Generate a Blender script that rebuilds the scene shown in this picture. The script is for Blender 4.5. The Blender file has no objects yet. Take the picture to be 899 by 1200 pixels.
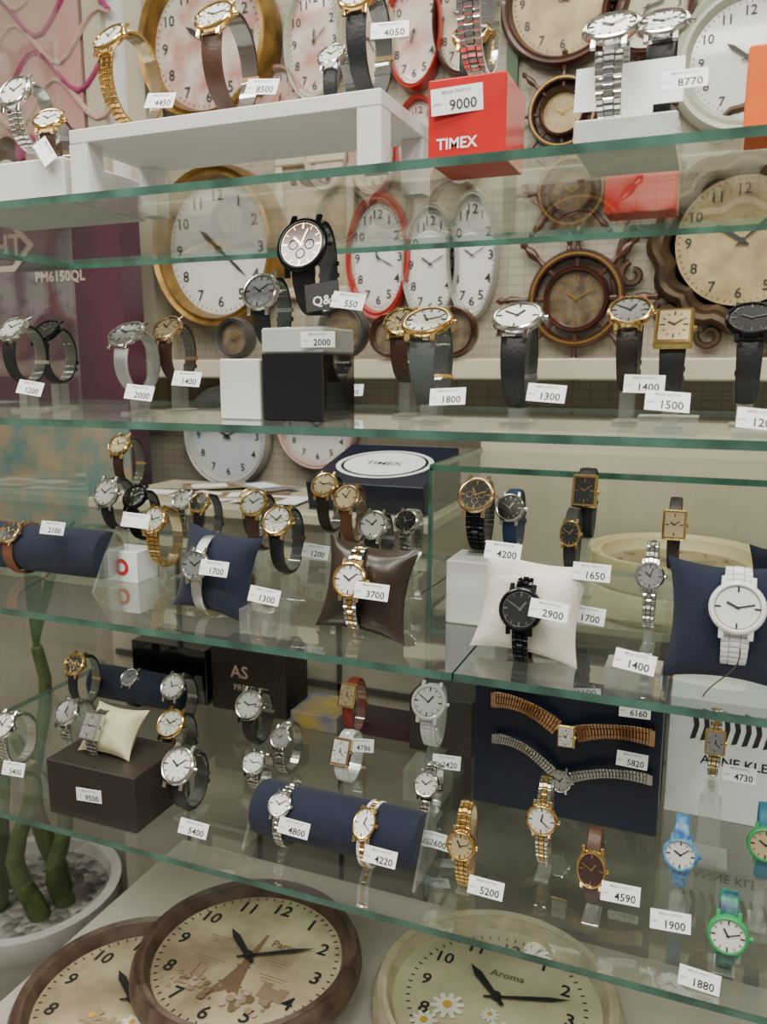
import bpy, math, random
from mathutils import Vector, Matrix
random.seed(4)
EYE=1.40
S=0.001
# ------------------------------------------------------------------ materials
MATS={}
def newmat(name):
    m=bpy.data.materials.new(name); m.use_nodes=True
    m.node_tree.nodes.clear(); MATS[name]=m
    return m,m.node_tree.nodes,m.node_tree.links
def pm(name,col,metal=0,rough=.5,var=.12,scale=40,bump=0,bscale=300,coat=0,col2=None,spec=.5,sheen=0):
    m,n,l=newmat(name)
    o=n.new('ShaderNodeOutputMaterial'); b=n.new('ShaderNodeBsdfPrincipled')
    tc=n.new('ShaderNodeTexCoord'); nz=n.new('ShaderNodeTexNoise'); nz.inputs['Scale'].default_value=scale
    nz.inputs['Detail'].default_value=3
    l.new(tc.outputs['Object'],nz.inputs['Vector'])
    r=n.new('ShaderNodeValToRGB')
    c2=col2 if col2 else tuple(c*(1-var) for c in col)
    r.color_ramp.elements[0].position=.35; r.color_ramp.elements[1].position=.65
    r.color_ramp.elements[0].color=(*c2,1); r.color_ramp.elements[1].color=(*col,1)
    l.new(nz.outputs['Fac'],r.inputs['Fac']); l.new(r.outputs['Color'],b.inputs['Base Color'])
    b.inputs['Metallic'].default_value=metal; b.inputs['Roughness'].default_value=rough
    b.inputs['Coat Weight'].default_value=coat; b.inputs['Coat Roughness'].default_value=.05
    b.inputs['Specular IOR Level'].default_value=spec
    b.inputs['Sheen Weight'].default_value=sheen
    if bump:
        n2=n.new('ShaderNodeTexNoise'); n2.inputs['Scale'].default_value=bscale
        l.new(tc.outputs['Object'],n2.inputs['Vector'])
        bp=n.new('ShaderNodeBump'); bp.inputs['Strength'].default_value=bump; bp.inputs['Distance'].default_value=.001
        l.new(n2.outputs['Fac'],bp.inputs['Height']); l.new(bp.outputs['Normal'],b.inputs['Normal'])
    l.new(b.outputs[0],o.inputs[0]); return m
def glassmat(name,tint,base,power,amp,diff=0,rough=.02,dcol=(.8,.8,.74)):
    m,n,l=newmat(name)
    o=n.new('ShaderNodeOutputMaterial'); t=n.new('ShaderNodeBsdfTransparent'); t.inputs[0].default_value=(*tint,1)
    g=n.new('ShaderNodeBsdfGlossy'); g.inputs['Roughness'].default_value=rough; g.inputs['Color'].default_value=(.95,1,.98,1)
    lw=n.new('ShaderNodeLayerWeight'); lw.inputs['Blend'].default_value=.5
    p=n.new('ShaderNodeMath'); p.operation='POWER'; p.inputs[1].default_value=power
    l.new(lw.outputs['Facing'],p.inputs[0])
    ma=n.new('ShaderNodeMath'); ma.operation='MULTIPLY_ADD'; ma.inputs[1].default_value=amp; ma.inputs[2].default_value=base
    l.new(p.outputs[0],ma.inputs[0])
    mx=n.new('ShaderNodeMixShader'); l.new(ma.outputs[0],mx.inputs[0]); l.new(t.outputs[0],mx.inputs[1]); l.new(g.outputs[0],mx.inputs[2])
    last=mx
    if diff:
        nz=n.new('ShaderNodeTexNoise'); nz.inputs['Scale'].default_value=9; nz.inputs['Detail'].default_value=5
        mr=n.new('ShaderNodeMath'); mr.operation='MULTIPLY'; mr.inputs[1].default_value=diff*2
        l.new(nz.outputs['Fac'],mr.inputs[0])
        d=n.new('ShaderNodeBsdfDiffuse'); d.inputs[0].default_value=(*dcol,1)
        m2=n.new('ShaderNodeMixShader'); l.new(mr.outputs[0],m2.inputs[0]); l.new(mx.outputs[0],m2.inputs[1]); l.new(d.outputs[0],m2.inputs[2]); last=m2
    l.new(last.outputs[0],o.inputs[0]); return m
glassmat('shelf_glass',(.90,.95,.92),.11,3.0,.75,diff=.02,rough=.008)
glassmat('panel_glass',(.94,.965,.95),.08,4,.6,diff=.01,rough=.01)
glassmat('acrylic',(.92,.94,.93),.09,2.0,.6,diff=.07,rough=.06)
pm('glass_edge',(.07,.175,.13),rough=.12,var=.6,scale=22,coat=.8)
pm('acrylic_frost',(.50,.53,.52),rough=.2,coat=.5)
pm('steel',(.62,.62,.60),1,.14); pm('steel_mesh',(.58,.58,.58),1,.32,bump=.5,bscale=1500)
pm('gold',(.74,.50,.20),1,.16); pm('rose',(.66,.44,.27),1,.18); pm('black_metal',(.025,.025,.03),.9,.2)
pm('black_leather',(.010,.010,.013),0,.45,bump=.4); pm('brown_leather',(.06,.022,.012),0,.45,bump=.4)
pm('dark_brown',(.022,.010,.008),0,.4,bump=.3); pm('tan_leather',(.17,.06,.025),0,.45,bump=.4)
pm('grey_leather',(.07,.085,.085),0,.5,bump=.4); pm('red_leather',(.27,.025,.02),0,.4,bump=.3); pm('navy_leather',(.01,.03,.10),0,.5)
pm('ceramic',(.78,.79,.80),0,.12,coat=.8,var=.04)
pm('dial_white',(.72,.72,.68),0,.3,coat=1,var=.03); pm('dial_silver',(.42,.42,.41),.6,.22,coat=1)
pm('dial_black',(.012,.012,.014),0,.25,coat=1); pm('dial_rose',(.07,.032,.03),.4,.3,coat=1); pm('dial_grey',(.20,.21,.22),.3,.3,coat=1)
pm('dial_pearl',(.62,.64,.68),0,.25,coat=1,col2=(.70,.62,.63),scale=200); pm('dial_champ',(.60,.48,.27),.3,.3,coat=1)
pm('ink',(.02,.02,.02),0,.5); pm('paper',(.85,.87,.90),0,.6,var=.03); pm('ink_grey',(.25,.25,.27),0,.6)
pm('white_board',(.64,.64,.63),0,.45,var=.05,scale=6)
pm('deck_board',(.50,.46,.40),0,.25,var=.25,scale=5)
pm('navy_velvet',(.007,.011,.034),0,.9,sheen=.08,bump=.6,bscale=900,scale=80)
pm('white_leather',(.78,.75,.66),0,.4,bump=.8,bscale=350,var=.05); pm('brown_satin',(.032,.019,.013),0,.3,var=.3,scale=25,bump=.3,bscale=60)
pm('cream_cushion',(.55,.50,.33),0,.6,bump=.4)
pm('black_gloss',(.006,.006,.007),0,.1,coat=.6); pm('box_brown',(.032,.024,.02),0,.4,var=.5,scale=700)
pm('red_box',(.50,.008,.008),0,.3,coat=.3); pm('orange_box',(.75,.13,.008),0,.4)
pm('navy_box',(.007,.011,.03),0,.35); pm('blue_kids',(.02,.10,.34),0,.4,col2=(.15,.35,.5),scale=180,var=.5)
pm('green_kids',(.03,.28,.09),0,.35); pm('navy_kids',(.008,.02,.10),0,.4,col2=(.02,.2,.1),scale=150); pm('teal_kids',(.02,.16,.25),0,.4)
pm('wood_dark',(.060,.018,.009),0,.35,var=.5,scale=30,coat=.3); pm('wood_vint',(.055,.030,.021),0,.5,col2=(.12,.08,.06),scale=35,bump=.4,bscale=80)
pm('gold_frame',(.30,.18,.05),.7,.35,var=.5,scale=30); pm('bronze',(.075,.045,.022),.4,.45,var=.5)
pm('cream_plastic',(.62,.53,.30),0,.4,var=.1,scale=10); pm('cream_rim',(.52,.46,.34),0,.45,col2=(.38,.33,.22),scale=30)
pm('clock_dial',(.60,.60,.57),0,.4,coat=.6,var=.06,scale=10); pm('clock_dial_yellow',(.42,.34,.17),0,.4,coat=.6,col2=(.26,.19,.09),scale=25)
pm('clock_dial_dark',(.17,.13,.08),0,.3,coat=.8,col2=(.06,.04,.025),scale=40)
pm('clock_dial_vint',(.50,.43,.29),0,.4,coat=.5,col2=(.25,.20,.125),scale=13); pm('clock_dial_daisy',(.55,.50,.36),0,.4,coat=.5,col2=(.38,.35,.22),scale=11)
pm('clock_dial_floral',(.55,.52,.45),0,.4,coat=.5,col2=(.40,.18,.15),scale=18)
pm('tray_inner',(.34,.27,.14),0,.5,col2=(.24,.19,.11),scale=20)
pm('clock_blue',(.38,.45,.54),0,.4,coat=.5,col2=(.55,.57,.55),scale=12)
pm('clock_green',(.36,.40,.30),0,.4,col2=(.46,.46,.40),scale=20); pm('clock_red',(.34,.02,.015),0,.3,coat=.5); pm('clock_grey',(.40,.40,.37),0,.4); pm('clock_pink',(.48,.32,.29),0,.4)
pm('sketch',(.17,.11,.065),0,.6); pm('sketch_light',(.30,.22,.14),0,.6); pm('petal',(.72,.70,.60),0,.5); pm('yellow',(.55,.33,.05),0,.5)
pm('leaf',(.03,.075,.02),0,.5,var=.4,scale=15); pm('stem',(.10,.15,.05),0,.55,var=.4,scale=60,bump=.5,bscale=60)
pm('pot_white',(.55,.55,.52),0,.4); pm('poster_pink',(.46,.22,.22),0,.4,col2=(.42,.28,.25),scale=4)
pm('poster_maroon',(.085,.022,.045),0,.35,col2=(.03,.016,.025),scale=4); pm('poster_text',(.50,.38,.32),0,.5)
pm('poster_floral',(.10,.20,.19),0,.4,col2=(.35,.25,.16),scale=16); pm('poster_magenta',(.30,.04,.13),0,.5)
pm('trim_cream',(.46,.42,.32),0,.4,scale=5); pm('label_red',(.6,.02,.02),0,.5); pm('brass',(.45,.28,.06),.9,.3)
pm('leaflet',(.45,.36,.24),0,.4,col2=(.10,.045,.02),scale=14); pm('leaflet_blue',(.05,.12,.35),0,.3,col2=(.5,.35,.08),scale=20)
pm('counter_body',(.36,.33,.27),0,.4,col2=(.24,.215,.175),scale=3)
pm('charcoal',(.05,.047,.043),0,.5)
def pebbles(name,c1,c2,scale):
    m,n,l=newmat(name); o=n.new('ShaderNodeOutputMaterial'); b=n.new('ShaderNodeBsdfPrincipled')
    tc=n.new('ShaderNodeTexCoord'); v=n.new('ShaderNodeTexVoronoi'); v.inputs['Scale'].default_value=scale
    l.new(tc.outputs['Object'],v.inputs['Vector'])
    r=n.new('ShaderNodeValToRGB'); r.color_ramp.elements[0].color=(*c1,1); r.color_ramp.elements[1].color=(*c2,1)
    sx=n.new('ShaderNodeSeparateColor'); l.new(v.outputs['Color'],sx.inputs[0]); l.new(sx.outputs[0],r.inputs['Fac'])
    l.new(r.outputs['Color'],b.inputs['Base Color'])
    bp=n.new('ShaderNodeBump'); bp.invert=True; bp.inputs['Strength'].default_value=.7; bp.inputs['Distance'].default_value=.01
    l.new(v.outputs['Distance'],bp.inputs['Height']); l.new(bp.outputs['Normal'],b.inputs['Normal'])
    b.inputs['Roughness'].default_value=.6; l.new(b.outputs[0],o.inputs[0])
pebbles('pebbles',(.07,.07,.065),(.34,.33,.30),70); pebbles('floor_mosaic',(.14,.125,.105),(.38,.35,.30),45)
def lattice(name):
    m,n,l=newmat(name); o=n.new('ShaderNodeOutputMaterial'); b=n.new('ShaderNodeBsdfPrincipled')
    tc=n.new('ShaderNodeTexCoord'); w=n.new('ShaderNodeTexBrick'); w.inputs['Scale'].default_value=16
    mp=n.new('ShaderNodeMapping'); mp.inputs['Rotation'].default_value=(math.radians(90),0,0)
    l.new(tc.outputs['Object'],mp.inputs[0]); l.new(mp.outputs[0],w.inputs['Vector'])
    w.inputs['Color1'].default_value=(.40,.36,.28,1); w.inputs['Color2'].default_value=(.37,.33,.26,1); w.inputs['Mortar'].default_value=(.29,.255,.195,1)
    w.inputs['Mortar Size'].default_value=.04; w.inputs['Mortar Smooth'].default_value=1; w.offset=0
    nz=n.new('ShaderNodeTexNoise'); nz.inputs['Scale'].default_value=3
    mx=n.new('ShaderNodeMix'); mx.data_type='RGBA'; mx.blend_type='MULTIPLY'; mx.inputs['Factor'].default_value=.35
    l.new(w.outputs['Color'],mx.inputs['A']); l.new(nz.outputs['Fac'],mx.inputs['B'])
    l.new(mx.outputs['Result'],b.inputs['Base Color']); b.inputs['Roughness'].default_value=.6; l.new(b.outputs[0],o.inputs[0])
lattice('wall_lattice')
pm('wall_paint',(.4,.36,.30),0,.7,scale=2); pm('ceiling_paint',(.5,.48,.45),0,.8,scale=2)
m,n,l=newmat('lamp_panel'); o=n.new('ShaderNodeOutputMaterial'); e=n.new('ShaderNodeEmission'); e.inputs[0].default_value=(1,.97,.9,1); e.inputs[1].default_value=8; l.new(e.outputs[0],o.inputs[0])

# ------------------------------------------------------------------ mesh kit
TXT={}
def glyphs(s):
    if s in TXT: return TXT[s]
    cu=bpy.data.curves.new('t','FONT'); cu.body=s; cu.size=1; cu.resolution_u=2; cu.offset=.016
    ob=bpy.data.objects.new('t',cu); bpy.context.collection.objects.link(ob)
    bpy.context.view_layer.update()
    dg=bpy.context.evaluated_depsgraph_get()
    me=bpy.data.meshes.new_from_object(ob.evaluated_get(dg))
    vs=[v.co.copy() for v in me.vertices]; fs=[tuple(p.vertices) for p in me.polygons]
    bpy.data.objects.remove(ob); bpy.data.curves.remove(cu); bpy.data.meshes.remove(me)
    x0=min(v.x for v in vs); x1=max(v.x for v in vs); y0=min(v.y for v in vs); y1=max(v.y for v in vs)
    c=Vector(((x0+x1)/2,(y0+y1)/2,0)); vs=[v-c for v in vs]
    TXT[s]=(vs,fs,x1-x0,y1-y0); return TXT[s]
class MB:
    def __init__(s): s.v=[];s.f=[];s.m=[];s.names=[]
    def mi(s,name):
        if name not in s.names: s.names.append(name)
        return s.names.index(name)
    def add(s,vs,fs,mat,M=None):
        k=len(s.v); i=s.mi(mat)
        for v in vs:
            v=Vector(v); s.v.append(M@v if M else v)
        for f in fs: s.f.append([k+a for a in f]); s.m.append(i)
    def box(s,x0,x1,y0,y1,z0,z1,mat,M=None,bev=0):
        if bev:
            b=bev; vs=[];
            rings=[(z0,b),(z0+b,0),(z1-b,0),(z1,b)]
            for z,i in rings:
                for (X,Y) in [(x0+i+b*0,y0+b),(x0+b,y0+i),(x1-b,y0+i),(x1-i,y0+b),(x1-i,y1-b),(x1-b,y1-i),(x0+b,y1-i),(x0+i,y1-b)]: vs.append((X,Y,z))
            fs=[[7,6,5,4,3,2,1,0],[24+i for i in range(8)]]
            for r in range(3):
                for i in range(8): fs.append([r*8+i,r*8+(i+1)%8,(r+1)*8+(i+1)%8,(r+1)*8+i])
            s.add(vs,fs,mat,M); return
        vs=[(x0,y0,z0),(x1,y0,z0),(x1,y1,z0),(x0,y1,z0),(x0,y0,z1),(x1,y0,z1),(x1,y1,z1),(x0,y1,z1)]
        s.add(vs,[(0,3,2,1),(4,5,6,7),(0,1,5,4),(1,2,6,5),(2,3,7,6),(3,0,4,7)],mat,M)
    def lathe(s,prof,mat,M=None,seg=32,sx=1,sy=1,wob=0,wn=0):
        vs=[];fs=[];k=len(prof)
        for j in range(seg):
            a=2*math.pi*j/seg; w=1+wob*abs(math.cos(a*wn/2)) if wn else 1
            for (r,z) in prof: vs.append((r*w*sx*math.cos(a),r*w*sy*math.sin(a),z))
        for j in range(seg):
            q=(j+1)%seg
            for i in range(k-1): fs.append((j*k+i,q*k+i,q*k+i+1,j*k+i+1))
        s.add(vs,fs,mat,M)
    def disc(s,r,z,mat,M=None,seg=32,sx=1,sy=1):
        s.add([(r*sx*math.cos(2*math.pi*i/seg),r*sy*math.sin(2*math.pi*i/seg),z) for i in range(seg)],[list(range(seg))],mat,M)
    def tube(s,pts,rads,mat,M=None,seg=8,cap=True):
        vs=[];fs=[]; pts=[Vector(p) for p in pts]; up=None
        for i,p in enumerate(pts):
            d=(pts[min(i+1,len(pts)-1)]-pts[max(i-1,0)]).normalized()
            if up is None: up=Vector((0,0,1)) if abs(d.z)<.9 else Vector((1,0,0))
            a=d.cross(up).normalized(); b=a.cross(d).normalized(); up=b
            r=rads[i] if isinstance(rads,(list,tuple)) else rads
            for j in range(seg):
                t=2*math.pi*j/seg; vs.append(p+a*r*math.cos(t)+b*r*math.sin(t))
        for i in range(len(pts)-1):
            for j in range(seg):
                q=(j+1)%seg; fs.append((i*seg+j,i*seg+q,(i+1)*seg+q,(i+1)*seg+j))
        if cap: fs.append(list(range(seg))[::-1]); fs.append([(len(pts)-1)*seg+j for j in range(seg)])
        s.add(vs,fs,mat,M)
    def text(s,t,h,mat,M):
        vs,fs,w,hh=glyphs(t); k=h/hh
        s.add([v*k for v in vs],fs,mat,M); return w*k
    def obj(s,name,ang=35,parent=None):
        me=bpy.data.meshes.new(name); me.from_pydata([tuple(v) for v in s.v],[],s.f)
        for nme in s.names: me.materials.append(MATS[nme])
        for i,p in enumerate(me.polygons): p.material_index=s.m[i]; p.use_smooth=True
        me.update(); me.set_sharp_from_angle(angle=math.radians(ang))
        o=bpy.data.objects.new(name,me)
        xs=[v.co for v in me.vertices]
        c=Vector(((min(v.x for v in xs)+max(v.x for v in xs))/2,(min(v.y for v in xs)+max(v.y for v in xs))/2,min(v.z for v in xs)))
        me.transform(Matrix.Translation(-c)); o.location=c
        bpy.context.collection.objects.link(o)
        if parent: o.parent=parent
        return o
def T(x,y,z): return Matrix.Translation(Vector((x,y,z)))
def R(a,ax): return Matrix.Rotation(math.radians(a),4,ax)
def mm(x,y,z): return Vector((x*S,y*S,z*S+EYE))
def boxo(name,x0,x1,y0,y1,z0,z1,mat,bev=0):
    b=MB(); b.box(x0*S,x1*S,y0*S,y1*S,z0*S+EYE,z1*S+EYE,mat,bev=bev*S); return b.obj(name)

# ------------------------------------------------------------------ watch
def head(b,C,r,t,n,Rm,case,dial,rect,oval,handm):
    """C centre of case in mm space, axes r,t,n"""
    M=Matrix(((r.x,t.x,n.x,C.x),(r.y,t.y,n.y,C.y),(r.z,t.z,n.z,C.z),(0,0,0,1)))
    Th=.4*Rm if Rm<15 else 8.5
    if rect:
        w=Rm*.78; h=Rm*1.05
        b.box(-w,w,-h,h,-Th*.5,Th*.5,case,M,bev=1.6)
        b.box(-w*.78,w*.78,-h*.8,h*.8,Th*.5,Th*.5+.25,dial,M)
        zd=Th*.5+.3; kx,ky=w*.6,h*.62
    else:
        sx=.8 if oval else 1; sy=1.08 if oval else 1
        b.lathe([(0.01,-Th*.5),(Rm*.84,-Th*.5),(Rm*.97,-Th*.3),(Rm,-Th*.05),(Rm,Th*.2),(Rm*.95,Th*.42),(Rm*.88,Th*.5),(Rm*.83,Th*.48),(Rm*.80,Th*.3)],case,M,32,sx,sy)
        b.disc(Rm*.81,Th*.32,dial,M,32,sx,sy); zd=Th*.32+.2; kx,ky=Rm*.68*sx,Rm*.68*sy
    sty=random.random()
    for i in range(12):
        if sty<.25 and i%3: continue
        a=math.radians(30*i); L=Rm*(.07 if i%3 else .11); W=Rm*(.018 if i%3 else .035)
        Mi=M@T(kx*math.sin(a),ky*math.cos(a),zd)@R(-30*i,'Z')
        b.box(-W,W,-L,L,0,.3,handm,Mi)
    if Rm>=18 and not rect:
        if sty>.7:
            for (ax,ay) in((-.32,0),(.32,0),(0,-.33)):
                b.lathe([(Rm*.15,.05),(Rm*.16,.2),(Rm*.18,.2),(Rm*.19,.05)],case,M@T(Rm*ax,Rm*ay,zd-.1),16)
        elif sty>.4: b.box(Rm*.42,Rm*.58,-Rm*.06,Rm*.06,0,.15,'paper' if handm!='ink' else 'ink_grey',M@T(0,0,zd))
        b.lathe([(Rm*.765,.0),(Rm*.768,.25),(Rm*.79,.25)],handm if dial!='dial_white' else 'steel',M@T(0,0,zd-.15),32)
    ha=random.choice([(-58,50),(-58,50),(-30,70),(35,-60),(-50,20),(10,130),(-65,75)])
    for ang,L,W in ((ha[0],.42,.045),(ha[1],.6,.03)):
        Mi=M@T(0,0,zd+.35)@R(-ang,'Z')
        k=Rm*(.7 if rect else 1)
        b.box(-Rm*W,Rm*W,-k*.08,k*L,0,.25,handm,Mi)
    b.lathe([(0.01,.7),(Rm*.05,.7),(Rm*.05,0)],handm,M@T(0,0,zd),10)
    ex=Rm*(.78 if rect else (.8 if oval else 1))
    b.lathe([(.01,ex*.16),(1.9,ex*.16),(2.1,ex*.1),(2.1,-1)],case,M@T(ex,0,0)@R(90,'Y'),10)
    if not rect:
        for sxn in(-1,1):
            for syn in(-1,1):
                Mi=M@T(sxn*Rm*.50,syn*Rm*.96,-Th*.12)@R(-syn*18,'X')
                b.box(-Rm*.1,Rm*.1,-Rm*.2,Rm*.2,-1.6,1.6,case,Mi,bev=.5)
def strap(b,path,kind,mat,mat2,w0,w1,N):
    def width(u):
        return w0+(w1-w0)*min(1,2*min(u,1-u)*1.3)
    if kind in('L','S','K'):
        vs=[];fs=[];th=1.4 if kind!='K' else 1.2
        pr=[(-.5,-.8),(-.5,.2),(-.42,.9),(0,1.15),(.42,.9),(.5,.2),(.5,-.8)]
        n=N*2
        for i in range(n+1):
            u=i/n; P,t,nn,r=path(u); w=width(u)
            for a,c in pr: vs.append(P+r*w*a+nn*th*c)
        k=len(pr)
        for i in range(n):
            for j in range(k): fs.append((i*k+j,i*k+(j+1)%k,(i+1)*k+(j+1)%k,(i+1)*k+j))
        fs.append(list(range(k))[::-1]); fs.append([n*k+j for j in range(k)])
        b.add(vs,fs,mat)
        if kind=='L':
            for u in(.36,.42):
                P,t,nn,r=path(u); w=width(u)+2
                Mi=Matrix(((r.x,t.x,nn.x,P.x),(r.y,t.y,nn.y,P.y),(r.z,t.z,nn.z,P.z),(0,0,0,1)))
                b.box(-w/2,w/2,-2.2,2.2,-2,2.4,mat if u>.4 else mat2,Mi)
        return
    for i in range(N):
        u=(i+.5)/N; P,t,nn,r=path(u); P0=path(i/N)[0]; P1=path((i+1)/N)[0]; L=(P1-P0).length*.46
        w=width(u)
        Mi=Matrix(((r.x,t.x,nn.x,P.x),(r.y,t.y,nn.y,P.y),(r.z,t.z,nn.z,P.z),(0,0,0,1)))
        def link(xa,xb,m,h,dy=0):
            i=.5; z0=-1.4
            b.add([(xa,-L+dy,z0),(xb,-L+dy,z0),(xb,L+dy,z0),(xa,L+dy,z0),(xa,-L+dy,h*.5),(xb,-L+dy,h*.5),(xb,L+dy,h*.5),(xa,L+dy,h*.5),
                   (xa+i,-L*.6+dy,h),(xb-i,-L*.6+dy,h),(xb-i,L*.6+dy,h),(xa+i,L*.6+dy,h)],
                  [(3,2,1,0),(0,1,5,4),(1,2,6,5),(2,3,7,6),(3,0,4,7),(4,5,9,8),(5,6,10,9),(6,7,11,10),(7,4,8,11),(8,9,10,11)],m,Mi)
        link(-w/2,-w/2*.42,mat,1.5); link(w/2*.42,w/2,mat,1.5); link(-w/2*.40,w/2*.40,mat2,1.9,L*.25)
NAMEK={'L':'leather_strap_wristwatch','S':'mesh_band_wristwatch','M':'link_bracelet_wristwatch','K':'kids_wristwatch'}
def W(x,y,z,base,Rm,case,dial,kind,sm,e=50,yaw=0,rect=0,oval=0,w=None,a=26,bmax=34,stand=1,pitch=0,sm2=None,hand=None,name=None):
    b=MB(); er=math.radians(e)
    hgt=z-base
    bb=min(bmax,(hgt-3)/(1+math.sin(er))) if stand else bmax
    bb=max(bb,14); a=min(a,bb*.95) if stand else a
    w=w or Rm*1.0
    hl=Rm*(1.02)
    def fr(th):
        P=Vector((0,-a*math.cos(th),bb*math.sin(th)))
        nn=Vector((0,-math.cos(th)/a,math.sin(th)/bb)).normalized(); t=Vector((0,a*math.sin(th),bb*math.cos(th))).normalized()
        return P,t,nn,Vector((1,0,0))
    K=240; pts=[fr(er+2*math.pi*i/K)[0] for i in range(K+1)]; cum=[0]
    for i in range(K): cum.append(cum[-1]+(pts[i+1]-pts[i]).length)
    tot=cum[-1]; d0=hl*.82
    def path(u):
        s_=d0+(tot-2*d0)*u; 
        lo=0
        while cum[lo+1]<s_ and lo<K-1: lo+=1
        k=lo+(s_-cum[lo])/(cum[lo+1]-cum[lo]); return fr(er+2*math.pi*k/K)
    N=max(14,int(tot/6.0))
    if not hand: hand='ink' if dial in('dial_white','dial_silver','dial_pearl','dial_champ','dial_grey') else ('gold' if case in('gold','rose') else 'steel')
    strap(b,path,kind,sm,sm2 or (case if kind=='L' else sm),w,w*.8,N)
    P,t,nn,r=fr(er); C=P+nn*2.2
    head(b,C,r,t,nn,Rm,case,dial,rect,oval,hand)
    if stand:
        vs=[];fs=[];n=20;wa=w*.42
        for i in range(n+1):
            th=er+math.radians(-20+ 300*i/n)
            q=fr(th); p=q[0]-q[2]*2.6
            vs+= [p+Vector((-wa,0,0)),p+Vector((wa,0,0))]
        for i in range(n): fs.append((2*i,2*i+1,2*i+3,2*i+2))
        b.add(vs,fs,'acrylic')
        zb=-bb-1.6; z0=-(hgt-C.z)
        if zb-z0>1:
            b.box(-w*.55,w*.55,-a*.75,a*.75,z0,z0+min(3,zb-z0),'acrylic',bev=.4)
            if zb-z0>5: b.box(-w*.32,w*.32,-a*.35,a*.35,z0+3,zb,'acrylic',bev=.4)
    M0=T(x,y,z)@R(yaw,'Z')@R(-pitch,'X')@T(*(-C))
    Mw=T(0,0,EYE)@Matrix.Scale(S,4)
    for i in range(len(b.v)): b.v[i]=Mw@(M0@b.v[i])
    return b.obj(name or NAMEK[kind],30)

# ------------------------------------------------------------------ tags
def tag(txt,x,y,z,tilt=22,yaw=6,roll=None,w=33,h=16,dark=False,clip=None):
    b=MB(); roll=random.uniform(-9,3) if roll is None else roll
    M=T(*mm(x,y,z))@R(yaw+random.uniform(-8,8),'Z')@R(90-tilt,'X')@R(roll,'Z')@Matrix.Scale(S,4)
    b.box(-w/2,w/2,-h/2,h/2,-.4,.1,'ink' if dark else 'paper',M)
    if txt:
        b.text(txt,h*.42,'paper' if dark else 'ink',M@T(w*.12,-h*.18,.3))
    if not dark:
        b.text('MEGA WATCH',h*.13,'ink_grey',M@T(0,h*.33,.3))
        b.text('price',h*.14,'ink_grey',M@T(-w*.38,-h*.1,.3))
    return b.obj('price_tag')

# ------------------------------------------------------------------ cushions
def pillow(x,y,z,w,h,th,mat,pitch=12,yaw=0,rl=0):
    b=MB(); n=18; M=T(*mm(x,y,z))@R(yaw,'Z')@R(-pitch,'X')@R(rl,'Y')@Matrix.Scale(S,4)
    for sgn in(-1,1):
        vs=[];fs=[]
        for i in range(n+1):
            for j in range(n+1):
                u=-1+2*i/n; v=-1+2*j/n
                t=((1-abs(u)**2.4)*(1-abs(v)**2.4))**.55
                X=w/2*u*(1-.15*(1-v*v)); Z=h/2*v*(1-.13*(1-u*u))
                pinch=1-.16*math.exp(-(u*u)*14)
                wr=.9*math.sin(9*u+5*v)*math.sin(7*v-2*u)*t
                vs.append((X,sgn*(th/2*t*pinch+wr*.8),Z))
        for i in range(n):
            for j in range(n):
                q=(i*(n+1)+j,(i+1)*(n+1)+j,(i+1)*(n+1)+j+1,i*(n+1)+j+1); fs.append(q if sgn<0 else q[::-1])
        b.add(vs,fs,mat,M)
    return b.obj('watch_pillow',80)
def roll(x0,x1,y,z,r,base):
    b=MB(); L=x1-x0; M=T(*mm((x0+x1)/2,y,z))@R(90,'Y')@Matrix.Scale(S,4)
    b.lathe([(.01,-L/2),(r*.8,-L/2),(r*.96,-L/2+2),(r,-L/2+6),(r,0),(r,L/2-6),(r*.96,L/2-2),(r*.8,L/2),(.01,L/2)],'navy_velvet',M,36)
    for xx in(x0-3,x1+1):
        zb=base
        pts=[(y-r*1.25,zb),(y+r*1.1,zb),(y+r*.9,z+r*.9),(y+r*.4,z+r*1.15),(y-r*.5,z)]
        vs=[mm(xx,p[0],p[1]) for p in pts]+[mm(xx+3,p[0],p[1]) for p in pts]
        b.add(vs,[(0,1,2,3,4),(9,8,7,6,5)]+[(i,(i+1)%5,(i+1)%5+5,i+5) for i in range(5)],'acrylic')
    return b.obj('watch_roll_cushion',50)

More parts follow.
